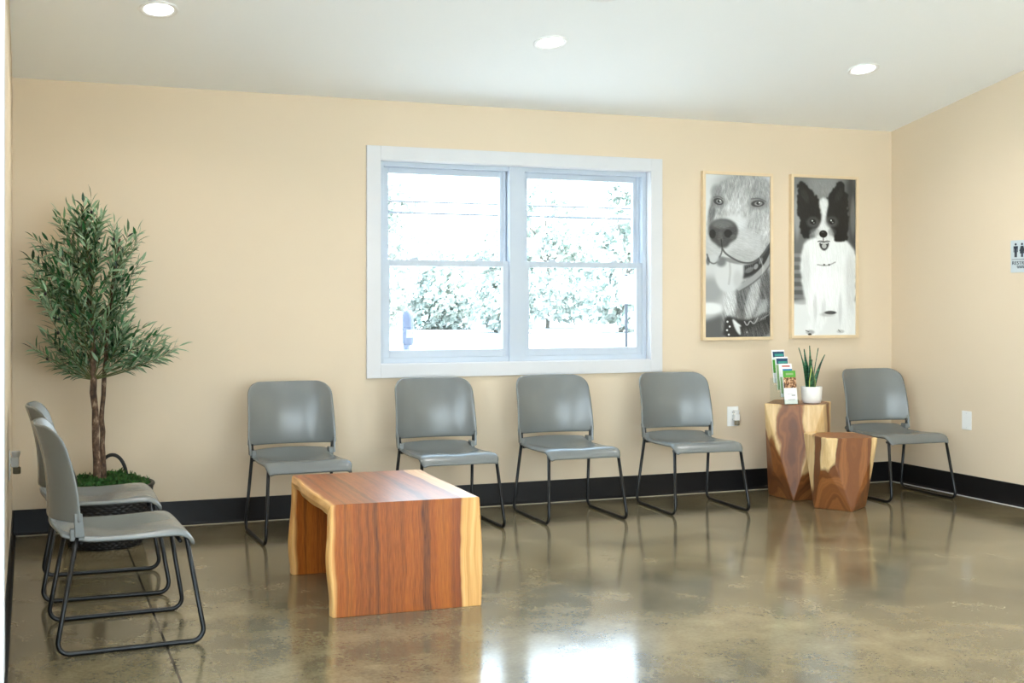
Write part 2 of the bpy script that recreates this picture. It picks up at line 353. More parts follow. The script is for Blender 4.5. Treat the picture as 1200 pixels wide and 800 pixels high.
# ================================================================== OUTSIDE
struct(MB().box(-120, 160, YB+T+.02, 190, -.35, -.15).build('ground', plain('pale_paving', lin(158, 160, 160), .9, vary=.06, scale=.3)))
struct(MB().box(-120, 160, -60, YF-T-.02, -.35, -.15).build('ground_front', plain('pale_paving_front', lin(214, 214, 212), .9, vary=.06, scale=.3)))
struct(MB().box(-60, XL-T-.02, YF-T-.02, YB+T+.02, -.35, -.15).build('ground_left', plain('pale_paving_left', lin(214, 214, 212), .9, vary=.06, scale=.3)))
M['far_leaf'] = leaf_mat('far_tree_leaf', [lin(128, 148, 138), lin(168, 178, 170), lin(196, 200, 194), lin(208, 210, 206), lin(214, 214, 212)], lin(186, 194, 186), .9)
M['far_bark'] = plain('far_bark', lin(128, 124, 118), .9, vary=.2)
def far_tree(x, y, hgt, rad, label, seed, dens=1.0, low=.07):
    R = random.Random(seed); t = thing('broadleaf_tree', label, 'tree', (x, y, -.15), 0, 'trees across the paving')
    tr = MB(); tr.tube([(0, 0, -.1), (.1, 0, hgt*.3), (-.1, .1, hgt*.7)], [.13, .11, .05], 10)
    for k in range(6):
        a = R.uniform(0, 2*PI); z = hgt*R.uniform(.25, .6); tr.tube([(0, 0, z), (rad*.6*math.cos(a), rad*.6*math.sin(a), z+hgt*.2)], [.09, .03], 6)
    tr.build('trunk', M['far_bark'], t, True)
    mb = MB(); lobes = []
    for k in range(44):
        f = R.uniform(low, 1); rr = rad*math.sqrt(max(.05, 1-(2*f-1.0)**2*.85)); a = R.uniform(0, 2*PI); q = R.uniform(.3, .85)
        lobes.append((rr*q*math.cos(a), rr*q*math.sin(a), hgt*f*.93, R.uniform(.22, .36)*rad))
    for lx, ly, lz, lr in lobes:
        for k in range(int(110*dens)):
            d = Vector((R.gauss(0, 1), R.gauss(0, 1), R.gauss(0, 1))).normalized()*lr*R.uniform(.72, 1.08); d.z *= .75
            c = Vector((lx, ly, lz))+d; s = R.uniform(.12, .30); n = Vector((R.gauss(0, 1), R.gauss(0, 1), R.gauss(0, 1))).normalized()
            a = n.orthogonal().normalized(); b = n.cross(a)
            mb.add([c-a*s, c-b*s*.6+n*s*.15, c+a*s, c+b*s*.6+n*s*.15], [(0, 1, 2, 3)])
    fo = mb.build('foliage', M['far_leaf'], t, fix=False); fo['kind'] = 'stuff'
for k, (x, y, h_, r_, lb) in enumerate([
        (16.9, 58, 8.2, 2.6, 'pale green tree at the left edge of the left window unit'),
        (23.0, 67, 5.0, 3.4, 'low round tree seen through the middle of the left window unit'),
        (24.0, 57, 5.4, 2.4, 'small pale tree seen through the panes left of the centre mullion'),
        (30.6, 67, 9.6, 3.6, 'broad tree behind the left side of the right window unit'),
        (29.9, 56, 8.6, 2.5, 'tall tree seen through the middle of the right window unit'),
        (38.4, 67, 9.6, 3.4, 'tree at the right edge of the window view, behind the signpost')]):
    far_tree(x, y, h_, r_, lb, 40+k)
wire = plain('wire_black', lin(70, 74, 80), .6)
def wire_line(z, y, label):
    pts = [(x, y, z+.35*((x-18)/40)**2) for x in range(-22, 59, 4)]
    tag(MB().tube(pts, .034, 6).build('power_line', wire, smooth=True), label, 'power line', 'overhead wires outside the window')
wire_line(5.03, 40, 'upper dark overhead wire crossing both upper window panes')
wire_line(4.62, 40, 'lower dark overhead wire crossing both upper window panes')
for x, lb in ((-22, 'wooden utility pole carrying the left end of the overhead wires'), (58, 'wooden utility pole carrying the right end of the overhead wires')):
    t = thing('utility_pole', lb, 'utility pole', (x, 40, -.15)); MB().tube([(0, .18, 0), (0, .18, 7)], [.15, .11], 12).build('pole', M['far_bark'], t, True)
    MB().box(-.05, .05, -.6, .9, 6.2, 6.35).build('crossarm', M['far_bark'], t)
bl = plain('blue_grey_metal', lin(50, 62, 86), .7)
t = thing('parking_meter', 'blue-grey round-headed post standing outside the lower left window pane', 'post', (3.515, 11, -.15))
MB().lathe([(.03, 0), (.03, .86), (.034, .88), (.047, 1.10)], 20).build('post', bl, t, True)
MB().lathe([(.047, 1.10), (.054, 1.12), (.056, 1.36), (.052, 1.40), (.038, 1.43), (.015, 1.443)], 24).build('head', bl, t, True)
MB().box(-.034, .034, -.060, -.053, 1.17, 1.25).build('display', plain('pale_display', lin(110, 120, 132), .4), t, bevel=.003)
t = thing('signpost', 'thin grey signpost with a small pale board outside the right window unit', 'signpost', (7.555, 14, -.15))
MB().box(-.015, .015, -.015, .015, 0, 1.9).build('post', plain('grey_metal', lin(44, 50, 58), .6), t)
MB().box(-.13, .13, -.022, -.016, 1.5, 1.88).build('sign_board', plain('pale_board', lin(118, 120, 122), .5), t, bevel=.003)

# ================================================================== CHAIRS
def make_chair():
    t = thing('stacking_chair', '', 'chair')
    def seat_fn(u, v):
        x = (2*u-1); y = .262-.517*v; hw = .246+.012*v
        if v > .9: hw -= .022*((v-.9)/.1)**2
        plan = .030*(1-x*x)*(1-v)**2                     # rear edge bows backwards
        X = x*hw; Y = y+plan
        z = .452-.028*math.exp(-((v-.42)/.26)**2)*(1-abs(x)**2.5) + .040*max(0, 1-v/.22)**1.6*(1-.35*x*x)
        z -= .014*max(0, (abs(x)-.88)/.12)**2
        if v > .86: z -= .054*((v-.86)/.14)**2.2
        z += .006*math.exp(-((v-.8)/.12)**2)*(1-(2*abs(x)-1)**2)
        return (X, Y, z)
    MB().grid(seat_fn, 28, 28).build('seat', M['grey_plastic'], t, True, solid=-.017, sub=1, bevel=0)
    Z0, Z1, R = .508, .882, .076
    def back_fn(u, v):
        x = 2*u-1; z = Z0+(Z1-Z0)*(1-(1-v)**1.25) if v < 1 else Z1
        s = (z-Z0)/(Z1-Z0); tt = max(0, (z-(Z1-R))/R)
        hw = .268-.012*s-R*(1-math.sqrt(max(0, 1-tt*tt)))
        X = x*hw; bulge = (.104-.020*s)*(1-abs(X/.268)**2.3)
        return (X, .188+.078*s**2.1+bulge, z-.006*(1-x*x)*(1-s))
    MB().grid(back_fn, 28, 22).build('backrest', M['grey_plastic'], t, True, solid=-.012, sub=1)
    for s in (-1, 1):
        pts = fillet([(s*.236, -.212, .428), (s*.267, -.285, .0095), (s*.267, .285, .0095), (s*.243, .205, .452)], .045, 7)
        MB().tube(pts, .0098, 14).build('side_frame', M['black_metal'], t, True)
        b = MB(); b.box(s*.236-.014, s*.236+.014, .178, .232, .436, .484); b.build('corner_socket', M['grey_plastic'], t, bevel=.006)
        b = MB(); b.add([(s*.262, .176, .452), (s*.262, .214, .452), (s*.266, .216, .545), (s*.266, .186, .545), (s*.246, .180, .452), (s*.246, .214, .452), (s*.254, .220, .545), (s*.254, .190, .545)],
            [(0, 1, 2, 3), (7, 6, 5, 4), (0, 4, 5, 1), (1, 5, 6, 2), (2, 6, 7, 3), (3, 7, 4, 0)]); b.build('back_bracket', M['grey_plastic'], t, bevel=.004)
        MB().tube([(s*.240, .196, .47), (s*.243, .196, .52)], .006, 10).build('bracket_pin', M['black_metal'], t, True)
    MB().tube(fillet([(-.236, -.19, .405), (-.10, -.19, .410), (.10, -.19, .410), (.236, -.19, .405)], .05), .008, 10).build('crossbar', M['black_metal'], t, True)
    MB().tube([(-.240, .19, .425), (.240, .19, .425)], .008, 10).build('crossbar', M['black_metal'], t, True)
    return t
def copy_tree(o, parent=None):
    c = o.copy(); C.objects.link(c)
    if parent: c.parent = parent
    for ch in [x for x in bpy.data.objects if x.parent == o]: copy_tree(ch, c)
    return c
proto = make_chair()
for i, (x, y, rz, lb, g) in enumerate([
        (1.495, 6.745, .025, 'grey plastic stacking chair behind the wooden coffee table, leftmost along the window wall', 'chairs along the window wall'),
        (2.418, 6.770, .0, 'grey plastic chair under the left half of the window, partly behind the coffee table', 'chairs along the window wall'),
        (3.244, 6.772, -.008, 'grey plastic chair under the right half of the window, clear of the table', 'chairs along the window wall'),
        (4.144, 6.773, -.055, 'grey plastic chair beside the back wall outlet, below the right corner of the window', 'chairs along the window wall'),
        (5.760, 6.700, -.03, 'grey plastic chair alone in the right corner beside the faceted wooden stumps', 'chairs along the window wall'),
        (.369, 4.989, PI/2+.04, 'light grey chair at the left wall facing right, nearest to the camera', 'chairs along the left wall'),
        (.341, 5.850, PI/2-.016, 'light grey chair at the left wall, between the front chair and the potted olive tree', 'chairs along the left wall')]):
    o = proto if i == 0 else copy_tree(proto)
    o.location = (x, y, 0); o.rotation_euler = (0, 0, rz); o['label'] = lb; o['group'] = g

# ================================================================== COFFEE TABLE
t = thing('coffee_table', 'low waterfall coffee table of live-edge brown slab wood with pale sapwood edges', 'table', (1.572, 5.358, 0), -.02)
HL, HT, TH, TL = .462, .487, .058, .078
def xl(s): return -.343+.006*math.sin(s*5.1+.6)+.005*math.sin(s*9+2)+.002*math.sin(s*21)
def xr(s): return .343+.005*math.sin(s*4.3+1.2)+.003*math.sin(s*9.5)
def slab(outer, inner, s0, name, bow=0.0, n=26):
    mb = MB(); vs = []; L = (Vector(outer[1])-Vector(outer[0])).length
    for i in range(n+1):
        k = i/n; o = Vector(outer[0]).lerp(Vector(outer[1]), k); q = Vector(inner[0]).lerp(Vector(inner[1]), k); s = s0+k*L
        m = (o+q)/2; a = xl(s)-bow*math.sin(PI*k); b = xr(s)+bow*.5*math.sin(PI*k); e = .007
        c1 = o.lerp(q, .1); c2 = o.lerp(q, .9)
        for X, p in ((a+e, o), (a, c1), (a-.006+.003*math.sin(s*17), m), (a, c2), (a+e, q), (b-e, q), (b, c2), (b+.005, m), (b, c1), (b-e, o)):
            vs.append((X, p.x, p.y))
    w_ = 10; fs = [(i*w_+k, i*w_+(k+1) % w_, (i+1)*w_+(k+1) % w_, (i+1)*w_+k) for i in range(n) for k in range(w_)]
    fs += [tuple(range(w_)), tuple(range(n*w_+w_-1, n*w_-1, -1))]
    mb.add(vs, fs); return mb.build(name, M['slab'], t, False, bevel=.002)
g = .0006
slab([(-HL, 0), (-HL, HT-g)], [(-HL+TL, 0), (-HL+TL, HT-TH-g)], 0, 'end_panel', .006)
slab([(-HL+g, HT), (HL-g, HT)], [(-HL+TL+g, HT-TH), (HL-TL-g, HT-TH)], HT, 'table_top', .0)
slab([(HL, HT-g), (HL, 0)], [(HL-TL, HT-TH-g), (HL-TL, 0)], HT+2*HL, 'end_panel', .003)

# ================================================================== FACETED STUMPS
def stump(label, c, az, th0, RT, RM, RB, H, mf, mat):
    t = thing('stump_side_table', label, 'side table', (c[0], c[1], 0), 0, 'faceted wooden stump tables by the right corner')
    fr_ = Vector((-math.sin(az), -math.cos(az), 0)); rt = Vector((math.cos(az), -math.sin(az), 0))
    P = lambda th, r, z: rt*(r*math.sin(math.radians(th)))+fr_*(r*math.cos(math.radians(th)))+Vector((0, 0, z))
    vs = []
    for k in range(4): vs.append(P(th0+90*k, RT, H))
    for k in range(4): vs.append(P(th0+90*k, RM, H*mf[k]))
    for k in range(4): vs.append(P(th0+45+90*k, RB, 0))
    fs = [(0, 1, 2, 3), (11, 10, 9, 8)]
    for k in range(4):
        n = (k+1) % 4
        fs += [(k, 4+k, 8+k), (k, 8+k, n), (n, 8+k, 4+n), (4+k, 8+(k-1) % 4, 8+k)]
    mb = MB().add(vs, fs); b = mb.build('stump_body', mat, t)
    m = b.modifiers.new('bev', 'BEVEL'); m.width = .006; m.segments = 2; m.limit_method = 'ANGLE'; m.angle_limit = math.radians(12)
    return t
stump('taller faceted wooden stump table carrying the brochures and the snake plant', (5.075, 6.893), math.radians(36.2), -54, .278, .205, .206, .662, [.30, .36, .3, .3], M['stump_a'])
stump('shorter faceted wooden stump table in front of the taller one', (5.072, 6.440), math.radians(38), -20, .250, .208, .182, .480, [.53, .5, .5, .5], M['stump_b'])

# ================================================================== POTTED OLIVE TREE
R = random.Random(11)
t = thing('potted_olive_tree', 'two-stemmed olive tree with narrow green leaves in a black woven basket, left corner', 'potted tree', (.405, 6.86, 0))
def wick(u, v):
    rows = 26; row = v*rows; th = u*2*PI
    r = .195+.062*v+.012*math.sin(PI*v)
    return ((r+.0045*math.sin(34*th+PI*math.floor(row))*abs(math.sin(PI*row))+.003*abs(math.sin(PI*row)))*math.cos(th),
            (r+.0045*math.sin(34*th+PI*math.floor(row))*abs(math.sin(PI*row))+.003*abs(math.sin(PI*row)))*math.sin(th), .004+.331*v)
MB().grid(wick, 204, 104).add([(.195*math.cos(a*PI/16), .195*math.sin(a*PI/16), .004) for a in range(32)], [tuple(range(32))]).build('basket', M['wicker'], t, True, solid=-.006, fix=False)
MB().tube([(.260*math.cos(a*PI/24), .260*math.sin(a*PI/24), .335) for a in range(49)], .011, 10, False).build('basket_rim', M['wicker'], t, True)
for az in (math.radians(78), math.radians(214)):
    cx, cy = .255*math.cos(az), .255*math.sin(az); tx, ty = -math.sin(az), math.cos(az)
    pts = [(cx+tx*.082*math.cos(a), cy+ty*.082*math.cos(a), .325+.145*math.sin(a)) for a in [k*PI/20 for k in range(21)]]
    MB().tube(pts, .0105, 10).build('handle', M['wicker'], t, True)
MB().lathe([(.235, .30), (.19, .318), (.1, .33), (.0, .335)], 36, cap0=True, cap1=False).build('soil', M['soil'], t, True)
ms = MB()
for k in range(3600):
    a = R.uniform(0, 2*PI); rr = .235*math.sqrt(R.random()); z = .318+.034*(1-(rr/.235)**2)+R.uniform(0, .05)*(.5+1.2*mnoise.noise(Vector((rr*math.cos(a)*14, rr*math.sin(a)*14, 3))))
    c = Vector((rr*math.cos(a), rr*math.sin(a), z)); d = Vector((R.gauss(0, 1), R.gauss(0, 1), R.uniform(.1, 1.6))).normalized()*R.uniform(.012, .028); e = d.orthogonal().normalized()*R.uniform(.004, .008)
    ms.add([c-e, c+e, c+d+e*.5, c+d-e*.5], [(0, 1, 2, 3)])
mo = ms.build('moss', M['moss'], t, fix=False); mo['kind'] = 'stuff'
def wobble(pts, amp, seed):
    return [Vector(p)+Vector((mnoise.noise(Vector((i*.9, seed, 0))), mnoise.noise(Vector((i*.9, seed, 7))), 0))*amp for i, p in enumerate(pts)]
def lerp_path(ks, n):
    out = []
    for i in range(n+1):
        q = i/n*(len(ks)-1); k = min(int(q), len(ks)-2); f = q-k; out.append(Vector(ks[k]).lerp(Vector(ks[k+1]), f))
    return out
trA = wobble(lerp_path([(-.040, -.02, .29), (-.062, 0, .9), (-.075, .01, 1.25), (-.09, .01, 1.66), (-.13, .0, 1.9)], 26), .010, 1.7)
trB = wobble(lerp_path([(-.010, -.01, .29), (-.018, .02, .7), (.004, .03, 1.1), (.03, .02, 1.4), (.08, .0, 1.72)], 24), .009, 5.2)
MB().tube(trA, [.021*(1-.72*i/26)+.0025*abs(math.sin(i*1.9)) for i in range(27)], 12).build('trunk', M['bark'], t, True)
MB().tube(trB, [.0155*(1-.7*i/24)+.002*abs(math.sin(i*2.3)) for i in range(25)], 12).build('trunk', M['bark'], t, True)
# twigs: tips chosen to follow the outline of the crown; leaves in loose pairs along their outer two thirds
tips = []
def clump(x, z, rx, rz, n, y=0, ry=.24):
    for _ in range(n):
        a = R.uniform(0, 2*PI); q = math.sqrt(R.random()); tips.append((x+rx*q*math.cos(a), y+R.uniform(-ry, ry), z+rz*q*math.sin(a)))
clump(-.19, 1.90, .09, .13, 11, ry=.12); clump(-.10, 1.80, .17, .14, 16); clump(.10, 1.74, .14, .12, 13, ry=.2)
clump(-.30, 1.62, .14, .12, 15); clump(-.12, 1.58, .2, .14, 12); clump(.13, 1.54, .11, .14, 12, ry=.18); clump(-.33, 1.44, .11, .10, 10)
clump(-.20, 1.38, .2, .11, 14); clump(.06, 1.36, .12, .12, 12); clump(-.02, 1.24, .14, .07, 14, ry=.2)
clump(-.33, 1.13, .09, .045, 9, ry=.14); clump(-.20, 1.16, .12, .06, 9, ry=.16); clump(.17, 1.17, .13, .07, 14, ry=.16); clump(.32, 1.10, .09, .045, 9, ry=.12); clump(-.24, 1.00, .05, .035, 3, ry=.1)
tw = MB(); lf = MB(); fruit = []
for (x, y, z) in tips:
    if R.random() < .14: continue
    x = max(x, -.435)
    tr_ = trA if (x < .0 or R.random() < .25) else trB
    zb = min(max(z-R.uniform(.12, .34), .95), 1.7); p0 = min(tr_, key=lambda p: abs(p.z-zb)); tip = Vector((x, y, z))
    mid = p0.lerp(tip, .55)+Vector((R.uniform(-.02, .02), R.uniform(-.02, .02), R.uniform(-.03, .03)-.03))
    N = 12; pts = [p0*(1-k/N)**2+mid*2*(k/N)*(1-k/N)+tip*(k/N)**2 for k in range(N+1)]
    tw.tube(pts, [.0035*(1-.7*k/N) for k in range(N+1)], 5)
    L = sum((pts[k+1]-pts[k]).length for k in range(N)); start = max(.25, 1-.26/L) if L > .1 else .2
    m = int(min(16, max(7, L*(1-start)/.025))); flip = R.random()*PI
    for k in range(m+1):
        f = start+(1-start)*k/m; q = f*N; i = min(int(q), N-1); p = pts[i].lerp(pts[i+1], q-i); d = (pts[i+1]-pts[i]).normalized()
        side = d.orthogonal().normalized(); side = Matrix.Rotation(flip+k*PI/2, 3, d) @ side
        for sg in ((1, -1) if k < m else (0,)):
            dr = (d*R.uniform(.75, 1.25)+side*sg*R.uniform(.6, 1.1)+Vector((0, 0, R.uniform(-.15, .25)))).normalized()
            ln = R.uniform(.055, .098); wd = R.uniform(.0052, .0092)
            nn = Vector((R.gauss(0, .5), R.gauss(-.2, .5), 1)).normalized(); wv = dr.cross(nn).normalized(); up = wv.cross(dr)
            a0 = p; a1 = p+dr*ln*.35-up*ln*.02; a2 = p+dr*ln*.7-up*ln*.06; a3 = p+dr*ln-up*ln*.16
            if min(a0.x, a3.x) < -.47 or max(a3.y, a2.y) > .39: continue
            lf.add([a0, a1+wv*wd+up*.002, a2+wv*wd*.8+up*.002, a3, a2-wv*wd*.8+up*.002, a1-wv*wd+up*.002, a1, a2], [(0, 6, 1), (1, 6, 7, 2), (2, 7, 3), (0, 5, 6), (5, 4, 7, 6), (4, 3, 7)])
    if R.random() < .28: fruit.append(pts[9]+Vector((0, -.01, -.012)))
x = tw.build('twigs', M['twig'], t, True); x['kind'] = 'stuff'
x = lf.build('foliage', M['olive_leaf'], t, True, fix=False); x['kind'] = 'stuff'
fb = MB()
for p in fruit: fb.lathe([(.001, -.011), (.006, -.007), (.008, 0), (.006, .007), (.001, .011)], 10, p)
x = fb.build('olives', M['olive_fruit'], t, True); x['kind'] = 'stuff'

# ================================================================== SNAKE PLANT
t = thing('snake_plant', 'small snake plant with upright striped leaves in a white pot on the taller stump', 'potted plant', (5.118, 6.80, .663))
MB().lathe([(.050, 0), (.060, .006), (.068, .03), (.071, .112), (.070, .116), (.066, .116), (.064, .10), (.0, .098)], 40, cap1=False).build('pot', M['ceramic'], t, True)
MB().lathe([(.063, .098), (.04, .104), (0, .106)], 24, cap0=False, cap1=False).build('soil', M['soil'], t, True)
def snake_mat():
    a = NT('snake_leaf'); v = a.obj((.6, .6, 3))
    a.col(a.ramp(a.noise(v, 18, 3, .6, 1), (.38, lin(16, 48, 34)), (.52, lin(30, 84, 52)), (.62, lin(62, 122, 80)))).rough(.4); return a.m
sm = snake_mat(); ym = plain('yellow_leaf_margin', lin(186, 200, 100), .45)
for (bx, by, tx, ty, h_, wd, rz, yel) in [
        (-.022, .008, -.105, .0, .285, .020, .3, 0), (-.012, .018, -.045, .02, .275, .015, -.2, 0), (.006, .012, -.022, -.01, .300, .021, .1, 0),
        (.012, .0, .058, .0, .282, .011, .5, 0), (.018, -.006, .105, -.01, .235, .009, -.4, 0), (-.008, -.022, -.022, -.035, .165, .020, .1, 1), (.006, .02, .03, .03, .2, .014, .8, 0)]:
    mb = MB(); mg = MB()
    def P(s, u):
        wv = wd*math.sin(PI*min(1, .22+.78*s)**.8)*(1 if s < .98 else .1)
        wv = wd*1.5*(.75+.25*math.sin(PI*min(1, s*1.3)))*max(.02, (1-s**3.2))
        X = bx+(tx-bx)*s**1.5; Y = by+(ty-by)*s; Zz = .100+h_*s
        tw_ = rz+.6*s
        return Vector((X+u*wv*math.cos(tw_), Y+u*wv*math.sin(tw_)+.006*(u*u)*1.0, Zz))
    for j in range(14):
        pass
    mb.grid(lambda u, v: P(v, 2*u-1), 6, 16); lv = mb.build('leaf', sm, t, True, solid=.0018, fix=False)
    if yel:
        for sg in (-1, 1):
            mg = MB(); mg.tube([P(k/12, sg) for k in range(13)], [.0032]*11+[.002, .001], 6); mg.build('leaf_margin', ym, lv, True)

# ================================================================== BROCHURES
HX, HY, HZ = 4.868, 6.752, .663; BW, BH, ST, SZ = .102, .228, .042, .046
t = thing('brochure_holder', 'clear acrylic four-tier brochure holder on the taller stump', 'brochure holder', (HX, HY, HZ))
hb = MB()
for k in range(4):
    y = k*ST; z = k*SZ; lean = .028
    hb.add([(-.004, y+.012, z+.004), (BW+.004, y+.012, z+.004), (BW+.004, y+.012+lean*.7, z+.150), (-.004, y+.012+lean*.7, z+.150),
            (-.004, y+.015, z+.004), (BW+.004, y+.015, z+.004), (BW+.004, y+.015+lean*.7, z+.150), (-.004, y+.015+lean*.7, z+.150)],
           [(0, 1, 2, 3), (7, 6, 5, 4), (0, 4, 5, 1), (1, 5, 6, 2), (2, 6, 7, 3), (3, 7, 4, 0)])
    hb.box(-.004, BW+.004, y-.006, y-.004, z+.001, z+.034)
    hb.box(-.004, BW+.004, y-.006, y+.015, z+.0, z+.003)
for x in (-.006, BW+.004): hb.box(x, x+.002, -.006, 4*ST, 0, .036); hb.box(x, x+.002, ST, 4*ST, .036, SZ+.036); hb.box(x, x+.002, 2*ST, 4*ST, SZ+.036, 2*SZ+.036); hb.box(x, x+.002, 3*ST, 4*ST, 2*SZ+.036, 3*SZ+.036)
hb.build('holder_body', M['acrylic'], t)
paper = plain('white_paper', lin(240, 240, 240), .4, vary=.01)
def pc(n, *c): return plain(n, lin(*c), .4, vary=.02)
K = dict(navy=pc('print_navy', 24, 64, 98), teal=pc('print_teal', 60, 150, 140), green=pc('print_green', 88, 168, 60), blue=pc('print_blue', 40, 120, 176), red=pc('print_red', 196, 110, 104), sage=pc('print_sage', 150, 180, 130), grey=pc('print_grey', 150, 154, 160), tan=pc('print_tan', 204, 172, 132))
def photo_print():
    a = NT('print_photo'); a.col(a.ramp(a.noise(a.obj(), 55, 4, .7), (.36, lin(48, 34, 28)), (.47, lin(120, 76, 52)), (.56, lin(206, 160, 118)), (.68, lin(232, 216, 196)))).rough(.4); return a.m
K['photo'] = photo_print()
designs = [   # (x0,x1,z0,z1,colour) as fractions of the sheet, front tier first
    ('white brochure with a green header and a brown photo, front tier of the holder', [(0, 1, .80, 1, 'green'), (.22, .8, .87, .93, 'sage'), (0, 1, .48, .80, 'photo'), (.55, .85, .24, .27, 'grey'), (.25, .8, .12, .135, 'grey'), (.25, .7, .30, .31, 'grey')]),
    ('white brochure with a blue band in the second tier of the holder', [(.25, 1, .70, .84, 'blue'), (.22, .85, .90, .95, 'red'), (0, .18, .1, .6, 'sage')]),
    ('white and green brochure with a navy header in the third tier of the holder', [(.06, .96, .78, .95, 'navy'), (.2, .9, .80, .86, 'teal'), (.0, .32, .0, .76, 'sage')]),
    ('white brochure with a navy and teal header in the top rear tier of the holder', [(.06, .96, .78, .95, 'navy'), (.2, .9, .81, .88, 'teal'), (.0, .2, .3, .7, 'green')])]
for k, (lb, dz) in enumerate(designs):
    r = thing('brochure', lb, 'brochure', (HX, HY+k*ST+.001, HZ+k*SZ+.004), 0, 'brochures in the tiered holder')
    r.rotation_euler = (-math.atan(.028/.211), 0, 0)
    MB().box(0, BW, 0, .007, 0, BH).build('paper_stack', paper, r)
    for q, (a, b, c, d, kc) in enumerate(dz):
        e = -.0004-.0003*q
        MB().box(a*BW, b*BW, e, .0005, c*BH, d*BH).build('printed_photo' if kc == 'photo' else 'printed_block', K[kc], r)

# ================================================================== FRAMED DOG PHOTOGRAPHS (painted as soft shapes into a fine colour grid)
class Canvas:
    def __init__(s, W, H, x0, x1, y0, y1):
        s.W, s.H = W, H; s.img = np.full((H, W), .5)
        s.X, s.Y = np.meshgrid(np.linspace(x0, x1, W), np.linspace(y0, y1, H)); s.px = (x1-x0)/W
        s.rng = np.random.default_rng(5)
    def blur(s, a, r):
        k = max(0, int(round(r/s.px)))
        if k < 1: return a
        for _ in range(3):
            for ax in (0, 1):
                p = np.pad(a, [(k+1, k) if i == ax else (0, 0) for i in (0, 1)], mode='edge'); c = np.cumsum(p, axis=ax)
                a = (np.take(c, range(2*k+1, c.shape[ax]), axis=ax)-np.take(c, range(0, c.shape[ax]-2*k-1), axis=ax))/(2*k+1)
        return a
    def put(s, m, val, al=1): s.img = s.img*(1-m*al)+val*m*al
    def ell(s, cx, cy, rx, ry, val, soft=.25, al=1, rot=0):
        c, n = math.cos(rot), math.sin(rot); dx, dy = s.X-cx, s.Y-cy
        d = np.sqrt(((dx*c+dy*n)/rx)**2+((-dx*n+dy*c)/ry)**2); m = np.clip((1+soft/2-d)/soft, 0, 1); s.put(m*m*(3-2*m), val, al)
    def round(s, pts, closed=True, n=2):
        for _ in range(n):
            m = len(pts); out = [] if closed else [pts[0]]
            for i in range(m if closed else m-1):
                (ax, ay), (bx, by) = pts[i], pts[(i+1) % m]
                out += [(ax*.75+bx*.25, ay*.75+by*.25), (ax*.25+bx*.75, ay*.25+by*.75)]
            pts = out if closed else out+[pts[-1]]
        return pts
    def mask(s, pts, soft=3):
        pts = s.round(pts)
        ins = np.zeros(s.X.shape, bool); n = len(pts)
        for i in range(n):
            (x1, y1), (x2, y2) = pts[i], pts[(i+1) % n]
            if y1 == y2: continue
            c = ((y1 > s.Y) != (y2 > s.Y)) & (s.X < (x2-x1)*(s.Y-y1)/(y2-y1)+x1); ins ^= c
        return s.blur(ins.astype(float), soft)
    def poly(s, pts, val, soft=3, al=1, ragged=0):
        if ragged:
            wx = s.fur(8, 90, 4)*ragged; X0 = s.X; s.X = s.X+wx; m = s.mask(pts, soft); s.X = X0
        else: m = s.mask(pts, soft)
        s.put(m, val, al)
    def line(s, pts, w_, val, al=1, soft=1.5):
        m = np.zeros(s.X.shape); pts = s.round(pts, False) if len(pts) > 2 else pts
        for (x1, y1), (x2, y2) in zip(pts, pts[1:]):
            dx, dy = x2-x1, y2-y1; tt = np.clip(((s.X-x1)*dx+(s.Y-y1)*dy)/(dx*dx+dy*dy), 0, 1)
            d = np.hypot(s.X-x1-tt*dx, s.Y-y1-tt*dy); m = np.maximum(m, np.clip((w_/2+soft-d)/soft, 0, 1))
        s.put(m, val, al)
    def fur(s, length, ang, width=1):
        """streaky noise running at ang degrees"""
        a = s.rng.standard_normal(s.X.shape); dx, dy = math.cos(math.radians(ang)), math.sin(math.radians(ang)); o = np.zeros_like(a); n = int(max(2, length/s.px/1))
        for k in range(-n, n+1): o += np.roll(np.roll(a, int(round(k*dx)), 1), int(round(k*dy)), 0)
        o = s.blur(o, width*.5); return o/o.std()
    def texture(s, m, ang, amp, length=10, width=1.2): s.img = s.img+m*amp*s.fur(length, ang, width)
